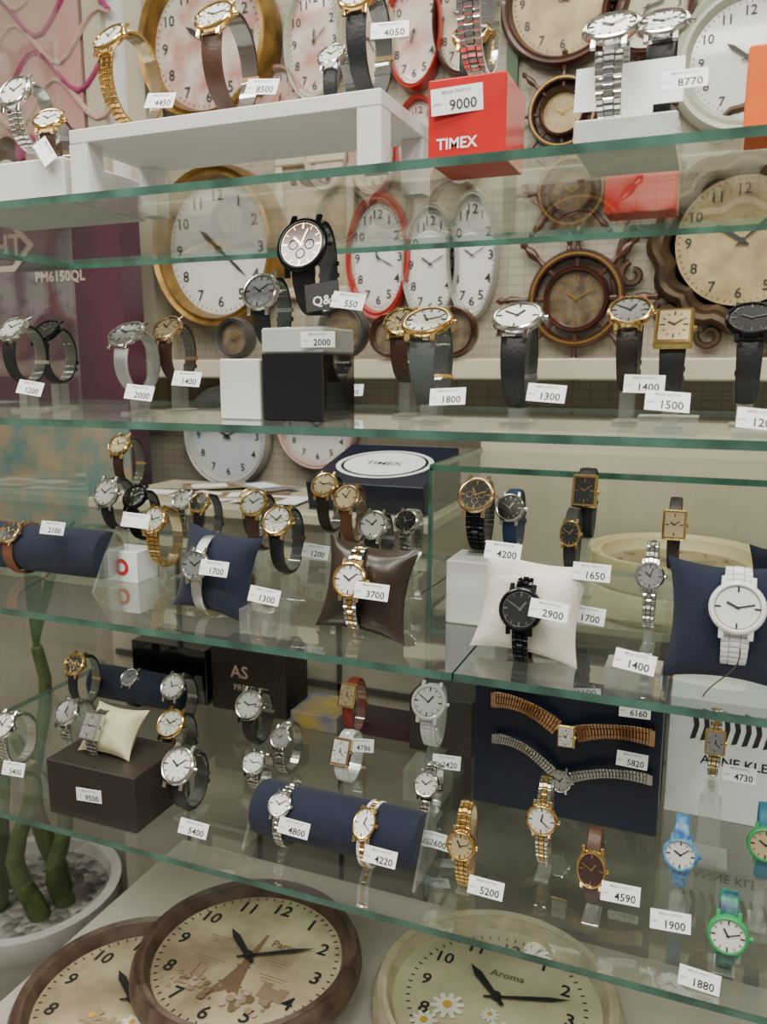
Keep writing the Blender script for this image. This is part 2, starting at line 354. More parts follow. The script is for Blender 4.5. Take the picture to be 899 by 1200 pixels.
# ------------------------------------------------------------------ clocks
def wallM(x,y,z): return T(*mm(x,y,z))@R(90,'X')
def numerals(b,M,r,h,mat,z,sx=1,sy=1):
    for i in range(1,13):
        a=math.radians(30*i); b.text(str(i),h,mat,M@T(r*sx*math.sin(a),r*sy*math.cos(a),z))
def hands(b,M,r,z,h=10,mi=10,mat='ink'):
    for ang,L,Wd in((h*30+mi/2,.48,.035),(mi*6,.72,.022)):
        Mi=M@T(0,0,z)@R(-ang,'Z')
        b.add([(-Wd*r*.6,-r*.12,0),(Wd*r*.6,-r*.12,0),(Wd*r*1.2,L*r*.7,0),(0,L*r,0),(-Wd*r*1.2,L*r*.7,0)],[(0,1,2,3,4)],mat,Mi)
    b.lathe([(.0001,.003),(r*.05,.003),(r*.05,0)],mat,M@T(0,0,z),12)
def clock(name,M,r,frame,dial,rimw=.18,th=.04,sx=1,sy=1,num=True,nummat='ink',h=10,mi=10,wob=0,wn=0,nr=.80,nh=.17):
    b=MB(); ri=r*(1-rimw)
    b.lathe([(.001,0),(r*.97,0),(r,th*.3),(r*.99,th*.65),(r-(r-ri)*.3,th),(r-(r-ri)*.55,th*.88),(r-(r-ri)*.75,th*.95),(ri,th*.6),(ri*.99,th*.5)],frame,M,64,sx,sy,wob,wn)
    b.disc(ri*1.0,th*.52,dial,M,64,sx,sy)
    if num:
        numerals(b,M,ri*nr,ri*nh,nummat,th*.52+.001,sx,sy)
        for i in range(60):
            a=math.radians(6*i); Mi=M@T(ri*(nr+.14)*sx*math.sin(a),ri*(nr+.14)*sy*math.cos(a),th*.52+.001)@R(-6*i,'Z')
            b.box(-ri*.006,ri*.006,-ri*.02,ri*.02,0,.0003,nummat,Mi)
    hands(b,M@T(0,0,0),ri*min(sx,sy),th*.52+.004,h,mi,nummat)
    return b
def shipclock(x,z,r,y=1497,dial='clock_dial_dark'):
    q=r*S; M=wallM(x,y,z); b=clock('',M,q*.66,'wood_dark',dial,.2,.03,nummat='brass',nh=.2,nr=.76)
    b.lathe([(q*.78,.006),(q*.78,.02),(q*.82,.026),(q*.92,.026),(q*.96,.02),(q*.96,.006),(q*.78,.006)],'wood_dark',M,48)
    b.lathe([(q*.845,.0262),(q*.85,.028),(q*.88,.028),(q*.885,.0262)],'brass',M,48)
    for i in range(8):
        Mi=M@R(45*i,'Z')@T(0,q*.6,.016)@R(-90,'X')
        b.lathe([(q*.05,0),(q*.06,q*.2),(q*.06,q*.38),(q*.04,q*.46),(q*.075,q*.56),(q*.10,q*.70),(q*.05,q*.84),(q*.085,q*.94),(.0001,q*1.04)],'wood_dark',Mi,10)
    return b.obj('ship_wheel_clock')

# ================================================================== ROOM
Z0=-1400
boxo('floor',-2200,1600,-2000,1600,Z0-50,Z0,'floor_mosaic')
boxo('wall_back',-2200,1600,1500,1600,Z0,1250,'wall_lattice')
boxo('wall_left',-2300,-2200,-2000,1600,Z0,1250,'wall_paint')
boxo('wall_right',1600,1700,-2000,1600,Z0,1250,'wall_paint')
boxo('ceiling',-2300,1700,-2000,1600,1250,1300,'ceiling_paint')
b=MB()
for x0,x1,y in((-1270,-1225,1470),(-1165,-1120,1470)): b.box(x0*S,x1*S,y*S,1.5,EYE-.1,EYE+1.2,'trim_cream')
b.box(-1.225,-1.165,1.488,1.5,EYE-.1,EYE+1.2,'white_board')
for zz in(.24,.275):b.lathe([(.0001,.012),(.009,.01),(.012,0)],'brass',wallM(-1195,1488,zz*1000),12)
b.box(-1.21,-1.18,1.484,1.489,EYE+.215,EYE+.3,'brass'); b.obj('trim_1')
boxo('trim_2',-1120,1200,1380,1500,-22,14,'trim_cream',3)
boxo('trim_3',-372,-352,1490,1500,240,1240,'leaf')
boxo('trim_4',-1120,-1090,1485,1500,14,1240,'trim_cream')
b=MB(); b.box(-1.50,-1.065,1.30,1.36,EYE-1.4,EYE+.33,'poster_maroon')
b.box(-1.50,-1.065,1.295,1.2999,EYE-.33,EYE-.07,'poster_floral'); b.box(-1.50,-1.065,1.295,1.2999,EYE-1.4,EYE-.33,'counter_body')
Mt=T(0,1.299,EYE)@R(90,'X')
b.text('PM6150QL',.024,'poster_text',Mt@T(-1.215,.175,0)); b.text('BRS1200I',.018,'poster_text',Mt@T(-1.20,.315,0))
M2=Mt@T(-1.36,.24,.0005)
b.add([(-.09,0,0),(-.02,.05,0),(.03,.05,0),(.085,.0,0),(.03,-.05,0),(-.02,-.05,0)],[(0,1,2,3,4,5)],'poster_text',M2)
b.add([(-.07,0,.0006),(-.015,.038,.0006),(.025,.038,.0006),(.066,.0,.0006),(.025,-.038,.0006),(-.015,-.038,.0006)],[(0,1,2,3,4,5)],'poster_maroon',M2)
b.text('BHT',.045,'poster_text',M2@T(0,0,.0012))
b.obj('promotional_display_board')
b=MB(); b.box(-1.85,-1.28,1.47,1.5,EYE+.34,EYE+1.1,'poster_pink')
M2=T(-1.42,1.469,EYE+.62)@R(90,'X')
for k in range(5):
    pts=[(-.22+.44*i/20, .06*k-.06+.045*math.sin(i*.6+k*1.4),0) for i in range(21)]; b.tube(pts,.006,'poster_magenta' if k%2 else 'clock_pink',M2,6)
for k in range(9):
    b.disc(.035,.0,('petal','wood_dark','poster_magenta')[k%3],M2@T(-.14+.06*(k%5),-.15-.05*(k//5),.001*k+.001),16)
b.obj('floral_poster')
# ------------------------------------------------------------------ wall clocks
Y=1500
c=clock('',wallM(-950,Y,236),.163,'gold_frame','clock_dial',.2,.07,.92,1,h=10,mi=22); c.obj('round_wall_clock')
c=clock('',wallM(-965,Y,625),.155,'gold_frame','clock_dial_floral',.2,.06); c.obj('round_wall_clock')
c=clock('',wallM(-610,Y,205),.12,'clock_red','clock_dial',.18,.03,.55,1,h=11,mi=20); c.obj('oval_wall_clock')
c=clock('',wallM(-505,Y,188),.11,'clock_grey','clock_dial',.12,.03,.5,1); c.obj('oval_wall_clock')
c=clock('',wallM(-425,Y,200),.115,'clock_grey','clock_dial',.12,.03,.42,1); c.obj('oval_wall_clock')
for i,(x,z,r,f,d) in enumerate([(-715,420,.09,'trim_cream','clock_dial_floral'),(-620,400,.085,'clock_pink','clock_dial_vint'),(-530,400,.085,'clock_red','clock_dial_floral'),(-445,405,.085,'clock_grey','clock_dial_vint'),
      (-740,600,.11,'clock_green','clock_dial_floral'),(-630,590,.10,'trim_cream','clock_dial_vint'),(-540,590,.10,'clock_red','clock_dial_floral'),(-450,600,.10,'wood_dark','clock_dial_vint'),(-815,500,.07,'clock_pink','clock_dial_floral')]):
    c=clock('',wallM(x,Y,z),r,f,d,.14,.03,.55 if i!=8 else .7,1,h=(i*3)%12,mi=(i*17)%60); c.obj('oval_wall_clock')
shipclock(-235,117,88); shipclock(-250,296,62); shipclock(-270,425,62,dial='clock_dial_yellow'); shipclock(-150,420,50); shipclock(-118,290,38)
c=clock('',wallM(-275,Y,605),.11,'wood_dark','clock_dial_yellow',.2,.03); c.obj('round_wall_clock')
c=clock('',wallM(-140,Y,570),.075,'wood_dark','clock_dial_vint',.2,.03,h=2,mi=35); c.obj('round_wall_clock')
c=clock('',wallM(15,Y,475),.118,'clock_green','clock_dial',.27,.03,h=10,mi=12); c.obj('round_wall_clock')
M=wallM(25,Y,200); c=clock('',M,.135,'bronze','clock_dial_yellow',.25,.04,wob=.10,wn=12,h=10,mi=8)
for i in range(12):
    a=30*i+15; q=.145+(.02 if i%3==0 else 0)
    Mi=M@R(a,'Z')@T(0,q,.014)
    c.tube([(.022*math.cos(t)*(1-t/9),.022*math.sin(t)*(1-t/9)+.008,.0) for t in [k*.5 for k in range(13)]],.006,'bronze',Mi,6)
for sx in(-1,1):
    c.tube([(sx*(.14+.055*math.sin(t*.5)),-.03+.1*math.cos(t*.6),.012) for t in range(7)],[.012,.01,.008,.01,.008,.006,.004],'bronze',M,8)
    c.tube([(sx*.02,.16,.012),(sx*.05,.185,.012),(sx*.03,.2,.012),(0,.205,.012)],.008,'bronze',M,8)
c.obj('ornate_wall_clock')
b=MB(); M=wallM(-745,1500,270)
for a in((-.085,.085,-.135,-.115),(-.085,.085,.115,.135),(-.085,-.068,-.115,.115),(.068,.085,-.115,.115)): b.box(*a,0,.02,'trim_cream',M,bev=.003)
b.box(-.07,.07,-.117,.117,0,.008,'clock_dial_vint',M); b.obj('picture_frame')
for x,q in((-640,.05),(-545,.04),(-430,.045),(-870,.04)):
    c=clock('',T(*mm(x,1400,15))@R(90,'X')@T(0,q,0),q,'wood_dark' if -600<x<-400 else 'charcoal','clock_dial_dark',.25,.03,num=False,nummat='brass'); c.obj('round_desk_clock')
# ================================================================== CABINET
XL,XR=-980,420
def shelf(z,xs):
    b=MB()
    for x0,x1 in xs:
        y0,y1=.65,1.08; X0,X1=x0*S,x1*S; zt=z*S+EYE; th=.0075
        b.add([(X0,y0,zt),(X1,y0,zt),(X1,y1,zt),(X0,y1,zt)],[(0,1,2,3)],'shelf_glass')
        for (a,c_) in (((X0,y0),(X1,y0)),((X1,y0),(X1,y1)),((X1,y1),(X0,y1)),((X0,y1),(X0,y0))):
            b.add([(*a,zt-th),(*c_,zt-th),(*c_,zt),(*a,zt)],[(0,1,2,3)],'glass_edge')
    return b.obj('glass_shelf')
shelf(164,[(XL,XR)]); shelf(-53,[(XL,XR)]); shelf(-265,[(XL,-198),(-196,XR)]); shelf(-520,[(XL,XR)])
boxo('cabinet_base',-830,800,500,1095,Z0,-830,'deck_board',4)
for xx in (XL-6.5,XR+.5):
    b=MB(); b.box(xx*S,(xx+6)*S,.65,1.08,EYE-.83,EYE+.9,'panel_glass'); b.obj('glass_side_panel')
b=MB()
def quad(p,mat): b.add([mm(*q) for q in p],[(0,1,2,3)],mat)
X0,X1,Y0,Y1,ZA,ZB=-372,700,1105,1375,-830,-143
quad([(X0,Y0,ZA),(X1,Y0,ZA),(X1,Y0,ZB),(X0,Y0,ZB)],'panel_glass'); quad([(X0,Y0,ZB),(X1,Y0,ZB),(X1,Y1,ZB),(X0,Y1,ZB)],'panel_glass')
quad([(X0,Y1,ZA),(X0,Y0,ZA),(X0,Y0,ZB),(X0,Y1,ZB)],'panel_glass')
for bx in((X0,X1,Y0-3,Y0+3,ZB-4,ZB+4),(X0-3,X0+3,Y0,Y1,ZB-4,ZB+4),(X0-3,X0+3,Y0-3,Y0+3,ZA,ZB)):
    b.box(bx[0]*S,bx[1]*S,bx[2]*S,bx[3]*S,bx[4]*S+EYE,bx[5]*S+EYE,'glass_edge')
b.box(X0*S,X1*S,1.375,1.395,EYE-1.4,EYE-.108,'trim_cream')
b.box(X0*S+.004,X1*S,(Y0+5)*S,Y1*S,EYE-.365,EYE-.355,'trim_cream'); 
b.box(X0*S,X1*S,Y1*S-.02,Y1*S,EYE-1.4,EYE-.36,'counter_body'); b.box(X0*S,X1*S,(Y0+5)*S,Y1*S-.02,EYE-1.4,EYE-.83,'counter_body')
b.obj('glass_counter')
def tray(x,y,z,r,h):
    b=MB(); M=T(*mm(x,y,z)); b.lathe([(.001,0),(r*.9,0),(r*.97,h*.3),(r,h*.8),(r*.98,h),(r*.93,h),(r*.89,h*.85),(r*.84,h*.9),(r*.80,h*.55),(r*.78,h*.5)],'cream_plastic',M,64)
    b.disc(r*.785,h*.52,'tray_inner',M,48); hands(b,M,r*.7,h*.6,10,12,'wood_dark'); numerals(b,M,r*.62,r*.11,'wood_dark',h*.56); b.obj('round_desk_clock')
tray(-40,1240,-354,.133,.045); tray(-36,1236,-308.5,.128,.045)
b=MB(); b.box(-1.02,-.382,1.12,1.372,EYE-.246,EYE-.228,'trim_cream',bev=.002); b.box(-1.0,-.39,1.14,1.37,EYE-1.4,EYE-.2462,'counter_body')
for xx in(-.85,-.70,-.54): b.box(xx,xx+.006,1.134,1.14,EYE-1.3,EYE-.26,'charcoal')
b.box(-.99,-.395,1.134,1.14,EYE-.52,EYE-.51,'charcoal'); b.obj('shop_counter')
b=MB(); Mb=T(-.60,1.16,EYE-.2275)
b.add([(0,.0,0),(.2,.0,0),(.2,.19,0),(0,.19,0),(0,0,.003),(.2,0,.003),(.2,.19,.048),(0,.19,.048)],[(3,2,1,0),(0,1,5,4),(1,2,6,5),(2,3,7,6),(3,0,4,7),(4,5,6,7)],'charcoal',Mb)
Mb=Mb@T(0,0,.0033)@R(13.3,'X'); b.box(0,.2,0,.19,0,.045,'navy_box',Mb,bev=.001)
b.disc(.06,.0452,'paper',Mb@T(.1,.095,0),32,1.4,1.1); b.disc(.054,.0456,'navy_box',Mb@T(.1,.095,0),32,1.4,1.1); b.disc(.050,.0459,'paper',Mb@T(.1,.095,0),32,1.4,1.1); b.text('TIMEX',.016,'navy_box',Mb@T(.1,.095,.0462)); b.text('TIMEX',.016,'poster_text',Mb@T(.07,-.0004,.024)@R(90,'X')); b.obj('watch_gift_box')
for k,(x,y,a_,mt) in enumerate([(-.93,1.22,10,'leaflet'),(-.82,1.2,-15,'paper'),(-.75,1.24,20,'leaflet'),(-.69,1.2,5,'paper'),(-.87,1.3,40,'leaflet'),(-.77,1.32,-30,'leaflet_blue')]):
    b=MB(); b.box(-.06,.06,-.04,.04,0,.001,mt,T(x,y,EYE-.2275+.0012*k)@R(a_,'Z')); b.box(-.045,.02,-.025,.02,.001,.0014,'leaflet' if mt=='paper' else 'paper',T(x,y,EYE-.2275+.0012*k)@R(a_,'Z')); b.obj('leaflet')
c=clock('',wallM(-960,1500,-145),.11,'clock_grey','clock_blue',.13,.03,sx=.95); c.obj('round_wall_clock')
c=clock('',wallM(-745,1500,-118),.09,'clock_pink','clock_dial',.14,.03); c.obj('round_wall_clock')
# ------------------------------------------------------------------ clocks on deck
M=T(*mm(-650,735,-829.5)); c=clock('',M,.15,'wood_vint','clock_dial_vint',.17,.036,h=10,mi=10)
for (dx,dy,q) in((-.03,-.04,.016),(.0,-.05,.019),(.025,-.03,.014),(-.01,-.075,.014)):
    for k in range(8):
        Mi=M@T(dx,dy,.0196+.0002*k)@R(45*k,'Z'); c.add([(0,0,0),(q*.3,q*.5,0),(q*.15,q,0),(-q*.15,q,0),(-q*.3,q*.5,0)],[(0,1,2,3,4)],'sketch_light' if q>.015 else 'petal',Mi)
    c.disc(q*.28,.0215,'yellow',M@T(dx,dy,0),12)
c.obj('round_wall_clock')
M=T(*mm(-526,820,-792.5)); c=clock('',M,.152,'wood_vint','clock_dial_vint',.17,.036,h=10.1,mi=10)
zt=.0197
def tower(xo,yo,q):
    Mi=M@T(xo,yo,0)
    c.add([(-.030*q,-.085*q,zt),(-.020*q,-.085*q,zt),(-.014*q,-.068*q,zt),(0,-.058*q,zt),(.014*q,-.068*q,zt),(.020*q,-.085*q,zt),(.030*q,-.085*q,zt),(.014*q,-.045*q,zt),(.007*q,-.012*q,zt),(.0015*q,.055*q,zt),(-.0015*q,.055*q,zt),(-.007*q,-.012*q,zt),(-.014*q,-.045*q,zt)],[(0,1,2,12),(2,3,11,12),(3,8,11),(3,4,7,8),(4,5,6,7),(8,9,10,11)],'sketch',Mi)
    for yy,ww in((-.047,.018),(-.012,.010)): c.box(-ww*q,ww*q,yy*q-.0012,yy*q+.0012,zt,zt+.0004,'sketch',Mi)
tower(.004,-.005,.95)
rs=random.Random(7)
for k in range(46):
    xx=rs.uniform(-.075,.085); yy=-.055-rs.random()*.03
    if xx*xx+yy*yy<.0112: c.disc(.002+.004*rs.random(),zt+.0006+.00005*k,('sketch','sketch_light','clock_pink','sketch_light')[k%4],M@T(xx,yy,0),9)
for k,(xx,yy,ww) in enumerate(((-.05,.02,.02),(.045,.01,.018),(-.045,-.02,.022),(.05,-.02,.02))):
    for j in range(3): c.box(xx-ww+.004*j,xx+ww-.006*j,yy-.005*j,yy-.005*j+.0006,zt,zt+.0003,'sketch_light',M)
for xx,hh in((-.07,.018),(-.058,.026),(-.045,.020),(.05,.024),(.062,.018),(.074,.022)):
    c.box(xx-.006,xx+.006,-.055,-.055+hh,zt,zt+.0003,'sketch_light',M)
c.text('Paris',.013,'sketch',M@T(.035,.036,zt)); c.obj('round_wall_clock')
M=T(*mm(-212,915,-829.5)); c=clock('',M,.162,'cream_rim','clock_dial_daisy',.16,.036,h=10.3,mi=12,nr=.70,nh=.15)
for (dx,dy,q) in((-.055,-.035,.022),(.02,-.06,.026),(-.02,-.085,.02),(.06,-.04,.018),(-.075,-.07,.018),(-.0,-.03,.012)):
    for k in range(10):
        Mi=M@T(dx,dy,.0196+.0002*k)@R(36*k,'Z')
        c.add([(0,0,0),(q*.18,q*.5,0),(q*.12,q,0),(-q*.12,q,0),(-q*.18,q*.5,0)],[(0,1,2,3,4)],'petal',Mi)
    c.disc(q*.28,.0225,'yellow',M@T(dx,dy,0),12)
c.text('Aroma',.012,'sketch',M@T(.005,.045,.0197)); c.obj('round_wall_clock')
# ------------------------------------------------------------------ plant
b=MB(); P=Vector((-1.175,1.06,Z0*S+EYE))
M=T(*P); b.lathe([(.001,0),(.11,0),(.125,.02),(.165,.36),(.175,.37),(.175,.41),(.155,.41),(.15,.385)],'pot_white',M,40)
b.disc(.152,.385,'pebbles',M,40)
for (dx,dy,h,nl) in((-.05,.0,.45,0),(.03,.03,.52,2),(.06,-.05,.38,0),(-.02,-.06,.42,0),(.09,.0,.30,0)):
    pts=[(dx+.015*math.sin(i*.9+dx*40),dy+.015*math.cos(i),.37+h*i/8) for i in range(9)]
    b.tube(pts,[.020-.0012*i for i in range(9)],'stem',M,10)
    top=Vector(pts[-1])
    for k in range(nl):
        a=1.4+k*.9; L=.34
        vs=[];n=10
        for i in range(n+1):
            t=i/n; rr=L*t*.3; zz=L*(1.1*t-.45*t*t); wd=.015*math.sin(math.pi*min(.97,t*.85+.12))
            cx=Vector((math.cos(a)*rr,math.sin(a)*rr,zz)); sd=Vector((-math.sin(a),math.cos(a),0))*wd
            vs+=[top+cx-sd,top+cx+sd]
        b.add(vs,[(2*i,2*i+1,2*i+3,2*i+2) for i in range(n)],'leaf',M)
b.obj('potted_plant',60)
# ================================================================== SHELF A
b=MB()
x0,x1,y0,y1=-602,-272,668,795
b.box(x0*S,x1*S,y0*S,y1*S,EYE+.214,EYE+.2275,'white_board',bev=.001)
for xa in(x0,x1-22):
    for ya in(y0,y1-22): b.box(xa*S,(xa+22)*S,ya*S,(ya+22)*S,EYE+.164,EYE+.2138,'white_board')
b.obj('display_riser')
boxo('display_block',-800,-615,672,800,164,206,'white_board',1.5)
W(-717,720,290,206,21,'steel','dial_white','M','steel',e=35)
W(-722,775,262,206,18,'steel','dial_black','L','black_leather',e=40)
W(-660,705,252,206,17,'gold','dial_white','L','brown_leather',e=45,yaw=15)
W(-596,730,330,228,20,'gold','dial_white','M','gold',e=45,bmax=46,a=36,yaw=-8)
W(-470,730,332,228,22,'gold','dial_white','L','brown_leather',e=45,bmax=46,a=36,w=23)
W(-360,760,292,228,15,'steel','dial_white','L','black_leather',e=45)
W(-319,730,328,228,20,'gold','dial_white','L','black_leather',e=42,bmax=46,a=34)
W(-206,700,325,228,22,'steel','dial_white','M','steel',e=40,bmax=46,a=36,w=21)
W(-222,760,292,228,18,'gold','dial_black','L','black_leather',e=50,bmax=34)
b=MB(); b.box(-.231,-.166,.668,.735,EYE+.164,EYE+.2275,'red_box',bev=.0012)
Mt=T(-.206,.6676,EYE+.178)@R(90,'X'); b.text('TIMEX',.0085,'paper',Mt); b.obj('watch_display_box')
W(-92,700,258,187,23,'steel','dial_silver','M','steel',e=55,bmax=34,w=22)
W(-58,745,272,187,22,'steel','dial_grey','L','black_leather',e=55,bmax=34,w=22)
boxo('display_block',-114,-38,672,770,164,186,'acrylic_frost',1.5)
b=MB(); M=T(*mm(-80,722,222))@R(78,'X'); b.box(-.042,.042,-.018,.018,0,.001,'paper',M); b.box(-.02,.02,-.034,-.018,0,.001,'paper',M); b.obj('sales_card')
boxo('watch_display_box',7,80,668,720,164,222,'orange_box',1.2)
boxo('watch_display_box',-125,-50,950,1000,164,245,'red_box',1.2)
for a in(("4450",-516,700,254),("8500",-403,700,253),("4050",-277,700,283),("8770",-36,690,212)): tag(*a)
tag("9000",-206,666,210,tilt=0,yaw=0,roll=3,w=42,h=20)
tag("",-633,668,211,roll=-50)
# ================================================================== SHELF B
B=-53
W(-778,750,44,B,20,'steel','dial_white','L','black_leather',e=55)
W(-790,815,44,B,20,'black_metal','dial_black','L','black_leather',e=55)
W(-612,750,36,B,22,'steel','dial_silver','S','steel_mesh',e=58,w=19,a=30)
W(-601,810,44,B,19,'rose','dial_champ','L','brown_leather',e=50)
boxo('display_block',-470,-423,715,800,B,8,'white_board',1.5)
W(-442,755,76,8,21,'steel','dial_grey','L','black_leather',e=30,bmax=36)
b=MB(); b.box(-.420,-.352,.715,.79,EYE-.053,EYE+.013,'black_gloss',bev=.001); b.box(-.420,-.352,.715,.79,EYE+.0132,EYE+.038,'acrylic_frost',bev=.002); b.obj('display_block')
W(-390,750,119,38,28,'black_metal','dial_rose','L','black_leather',e=24,bmax=46,a=30,w=26,hand='rose')
W(-258,750,42,B,25,'gold','dial_silver','L','grey_leather',e=62,w=26,bmax=40,a=32)
W(-309,815,46,B,20,'gold','dial_champ','L','brown_leather',e=50)
W(-171,750,44,B,24,'steel','dial_white','L','black_leather',e=62,w=24,bmax=42,a=32)
W(-77,800,50,B,21,'gold','dial_silver','L','dark_brown',e=58,bmax=38)
W(-35,740,32,B,20,'gold','dial_champ','L','black_leather',e=50,rect=1,w=21)
W(26,790,40,B,22,'black_metal','dial_black','L','black_leather',e=58,w=22,bmax=38)
W(60,850,40,B,19,'steel','dial_black','M','steel',e=55)
for a in(("1200",-708,700,-23),("2000",-551,690,-26),("1400",-506,710,-12),("1800",-221,700,-26),("1300",-133,700,-22),("1400",-55,720,-14),("1500",-33,664,-26),("1200",33,664,-38),("220",-441,980,-30),("550",-318,700,60)): tag(*a,clip=1)
tag("2000",-356,713,26,tilt=0,roll=0,w=34,h=15); tag("Q&Q",-350,712,66,tilt=10,roll=8,w=34,h=26,dark=True)
boxo('tag_holder_block',-55,-10,666,700,B,-38,'acrylic'); boxo('tag_holder_block',14,60,666,700,B,-48,'acrylic')
# ================================================================== SHELF C
C=-265
roll(-880,-675,775,-228,30,C); W(-809,750,-205,C,16,'rose','dial_black','L','tan_leather',e=45,stand=0,a=32,bmax=32)
W(-782,930,-110,C,18,'gold','dial_champ','L','brown_leather',e=45,bmax=36)
W(-767,880,-171,C,21,'steel','dial_white','L','black_leather',e=30,bmax=36)
W(-735,900,-178,C,19,'black_metal','dial_black','M','black_metal',e=50)
W(-700,960,-190,C,16,'steel','dial_silver','M','steel',e=45)
W(-627,800,-185,C,18,'gold','dial_white','M','gold',e=40,bmax=36)
W(-650,930,-185,C,16,'gold','dial_black','L','black_leather',e=45)
W(-536,885,-172,C,19,'gold','dial_white','L','brown_leather',e=45,bmax=36)
W(-431,760,-165,C,18,'gold','dial_white','L','black_leather',e=42,bmax=36)
W(-590,960,-180,C,15,'rose','dial_champ','L','dark_brown',e=45,bmax=34)
W(-458,930,-150,C,18,'gold','dial_champ','L','dark_brown',e=45,bmax=36)
W(-424,925,-164,C,18,'rose','dial_champ','L','tan_leather',e=40,bmax=36)
W(-369,880,-187,C,19,'steel','dial_white','L','black_leather',e=40,bmax=34)
W(-345,930,-190,C,16,'steel','dial_black','M','steel',e=40)
b=MB(); b.box(-.706,-.648,.79,.83,EYE-.265,EYE-.226,'paper',bev=.0006); Mt=T(-.672,.7895,EYE-.246)@R(90,'X')
b.lathe([(.006,0),(.006,.0004),(.011,.0004),(.011,0)],'label_red',Mt,20); b.obj('brand_card')
def pw(x,y,z,*a,**k): 
    return W(x,y,z,C,*a,e=12,stand=0,a=23,bmax=40,pitch=12,**k)
pillow(-489,727,-220,98,96,42,'navy_velvet',rl=7); pw(-497,700,-207,17,'steel','dial_grey','S','steel_mesh',w=13)
pillow(-312,727,-220,100,96,42,'brown_satin',rl=5); pw(-318,700,-205,18,'gold','dial_white','M','steel',w=14,sm2='gold')
pillow(-145,722,-219,102,94,42,'white_leather',rl=5); pw(-148,695,-214,20,'black_metal','dial_black','M','black_metal',w=15)
pillow(22,724,-214,100,106,42,'navy_velvet'); pw(29,697,-193,22,'ceramic','dial_white','M','ceramic',w=22)
boxo('display_block',-247,-192,785,840,C,-197,'white_board',1.5)
W(-223,810,-132,-197,20,'rose','dial_black','M','black_metal',e=40,bmax=36); W(-196,850,-150,C,16,'steel','dial_black','L','navy_leather',e=30)
W(-136,880,-179,C,14,'gold','dial_black','L','black_leather',e=20,oval=1,bmax=36)
W(-129,930,-139,C,18,'gold','dial_black','L','black_leather',e=25,rect=1,w=20,bmax=40)
W(-31,930,-171,C,16,'gold','dial_champ','L','dark_brown',e=20,rect=1,bmax=40,w=14)
W(-43,750,-186,C,13,'steel','dial_silver','M','steel',e=20,bmax=40,w=11)
pillow(85,815,-213,90,98,40,'navy_velvet')
W(78,780,-160,C,19,'steel','dial_silver','M','steel',e=20,stand=0,a=23,bmax=40)
for a in(("2100",-725,735,-190),("1700",-468,690,-205),("1300",-409,690,-228),("3700",-291,690,-211),("1650",-91,720,-180),("2900",-119,672,-205),("4200",-167,700,-163),("",-577,705,-165),("1200",-406,800,-205),("1400",-46,664,-238),("1700",-96,740,-226)): tag(*a)
boxo('tag_holder_block',-70,-25,666,700,C,-247,'acrylic')
boxo('tag_holder_block',-430,-392,675,712,C,-240,'acrylic')
# thin black security cords
for P0,P1,sag in(((33,690,-225),(12,668,-262),12),((-690,700,-225),(-735,690,-262),10),((-262,850,-225),(-300,860,-262),8)):
    b=MB(); pts=[mm(P0[0]+(P1[0]-P0[0])*t+sag*.4*math.sin(t*5),P0[1]+(P1[1]-P0[1])*t,P0[2]+(P1[2]-P0[2])*t) for t in[i/10 for i in range(11)]]
    b.tube(pts,.0006,'ink',None,5); b.obj('security_cord')
# ================================================================== SHELF D
D=-520
b=MB(); b.box(-.84,-.70,1.0,1.07,EYE-.52,EYE-.43,'black_gloss',bev=.001); b.box(-.69,-.56,1.0,1.07,EYE-.52,EYE-.42,'box_brown',bev=.001)
b.text('AS',.02,'poster_text',T(-.64,.9995,EYE-.455)@R(90,'X')); b.text('PRESENTS',.010,'poster_text',T(-.62,.9995,EYE-.48)@R(90,'X')); b.obj('watch_gift_box')
b=MB(); b.box(-.545,-.47,.985,1.06,EYE-.52,EYE-.495,'leaflet_blue',bev=.001); b.box(-.46,-.36,1.0,1.06,EYE-.52,EYE-.50,'poster_maroon',bev=.001); b.obj('booklet_stack')
b=MB(); b.box(-.36,-.27,.985,1.06,EYE-.52,EYE-.44,'charcoal',bev=.001); b.obj('watch_gift_box')
W(-849,885,-432,D,18,'gold','dial_black','L','black_leather',e=50,bmax=38)
roll(-880,-700,960,-488,26,D); W(-800,945,-468,D,15,'steel','dial_grey','L','dark_brown',e=50,stand=0,a=28,bmax=28)
W(-679,890,-443,D,19,'steel','dial_white','L','black_leather',e=45,bmax=36)
W(-815,720,-452,D,18,'steel','dial_white','M','steel',e=45)
W(-788,800,-462,D,19,'steel','dial_silver','M','steel',e=45)
b=MB(); b.box(-.699,-.572,.672,.76,EYE-.52,EYE-.452,'box_brown',bev=.0012); b.obj('watch_gift_box')
pillow(-640,722,-428,76,62,38,'cream_cushion',pitch=42); W(-654,702,-417,-452,16,'steel','dial_silver','M','steel',e=38,rect=1,stand=0,a=24,bmax=30,w=15)
W(-624,810,-455,D,20,'gold','dial_white','L','black_leather',e=50,bmax=34)
W(-541,712,-450,D,22,'steel','dial_white','L','black_leather',e=45,bmax=34)
W(-552,885,-448,D,21,'steel','dial_white','L','black_leather',e=40,bmax=36)
roll(-445,-250,730,-487,30,D)
W(-406,706,-466,D,14,'steel','dial_silver','M','steel',e=45,stand=0,a=32.5,bmax=32.5,w=11)
W(-306,706,-466,D,16,'gold','dial_pearl','M','ceramic',e=45,stand=0,a=32.5,bmax=32.5,w=13,sm2='gold',oval=1)
W(-436,950,-441,D,16,'gold','dial_champ','L','red_leather',e=35,rect=1,bmax=38,w=16)
W(-296,880,-400,-480,22,'ceramic','dial_white','M','ceramic',e=40,bmax=38,w=20); boxo('display_block',-320,-272,855,905,D,-480,'acrylic')
W(-400,850,-470,D,16,'rose','dial_white','M','ceramic',e=30,rect=1,bmax=34,w=19)
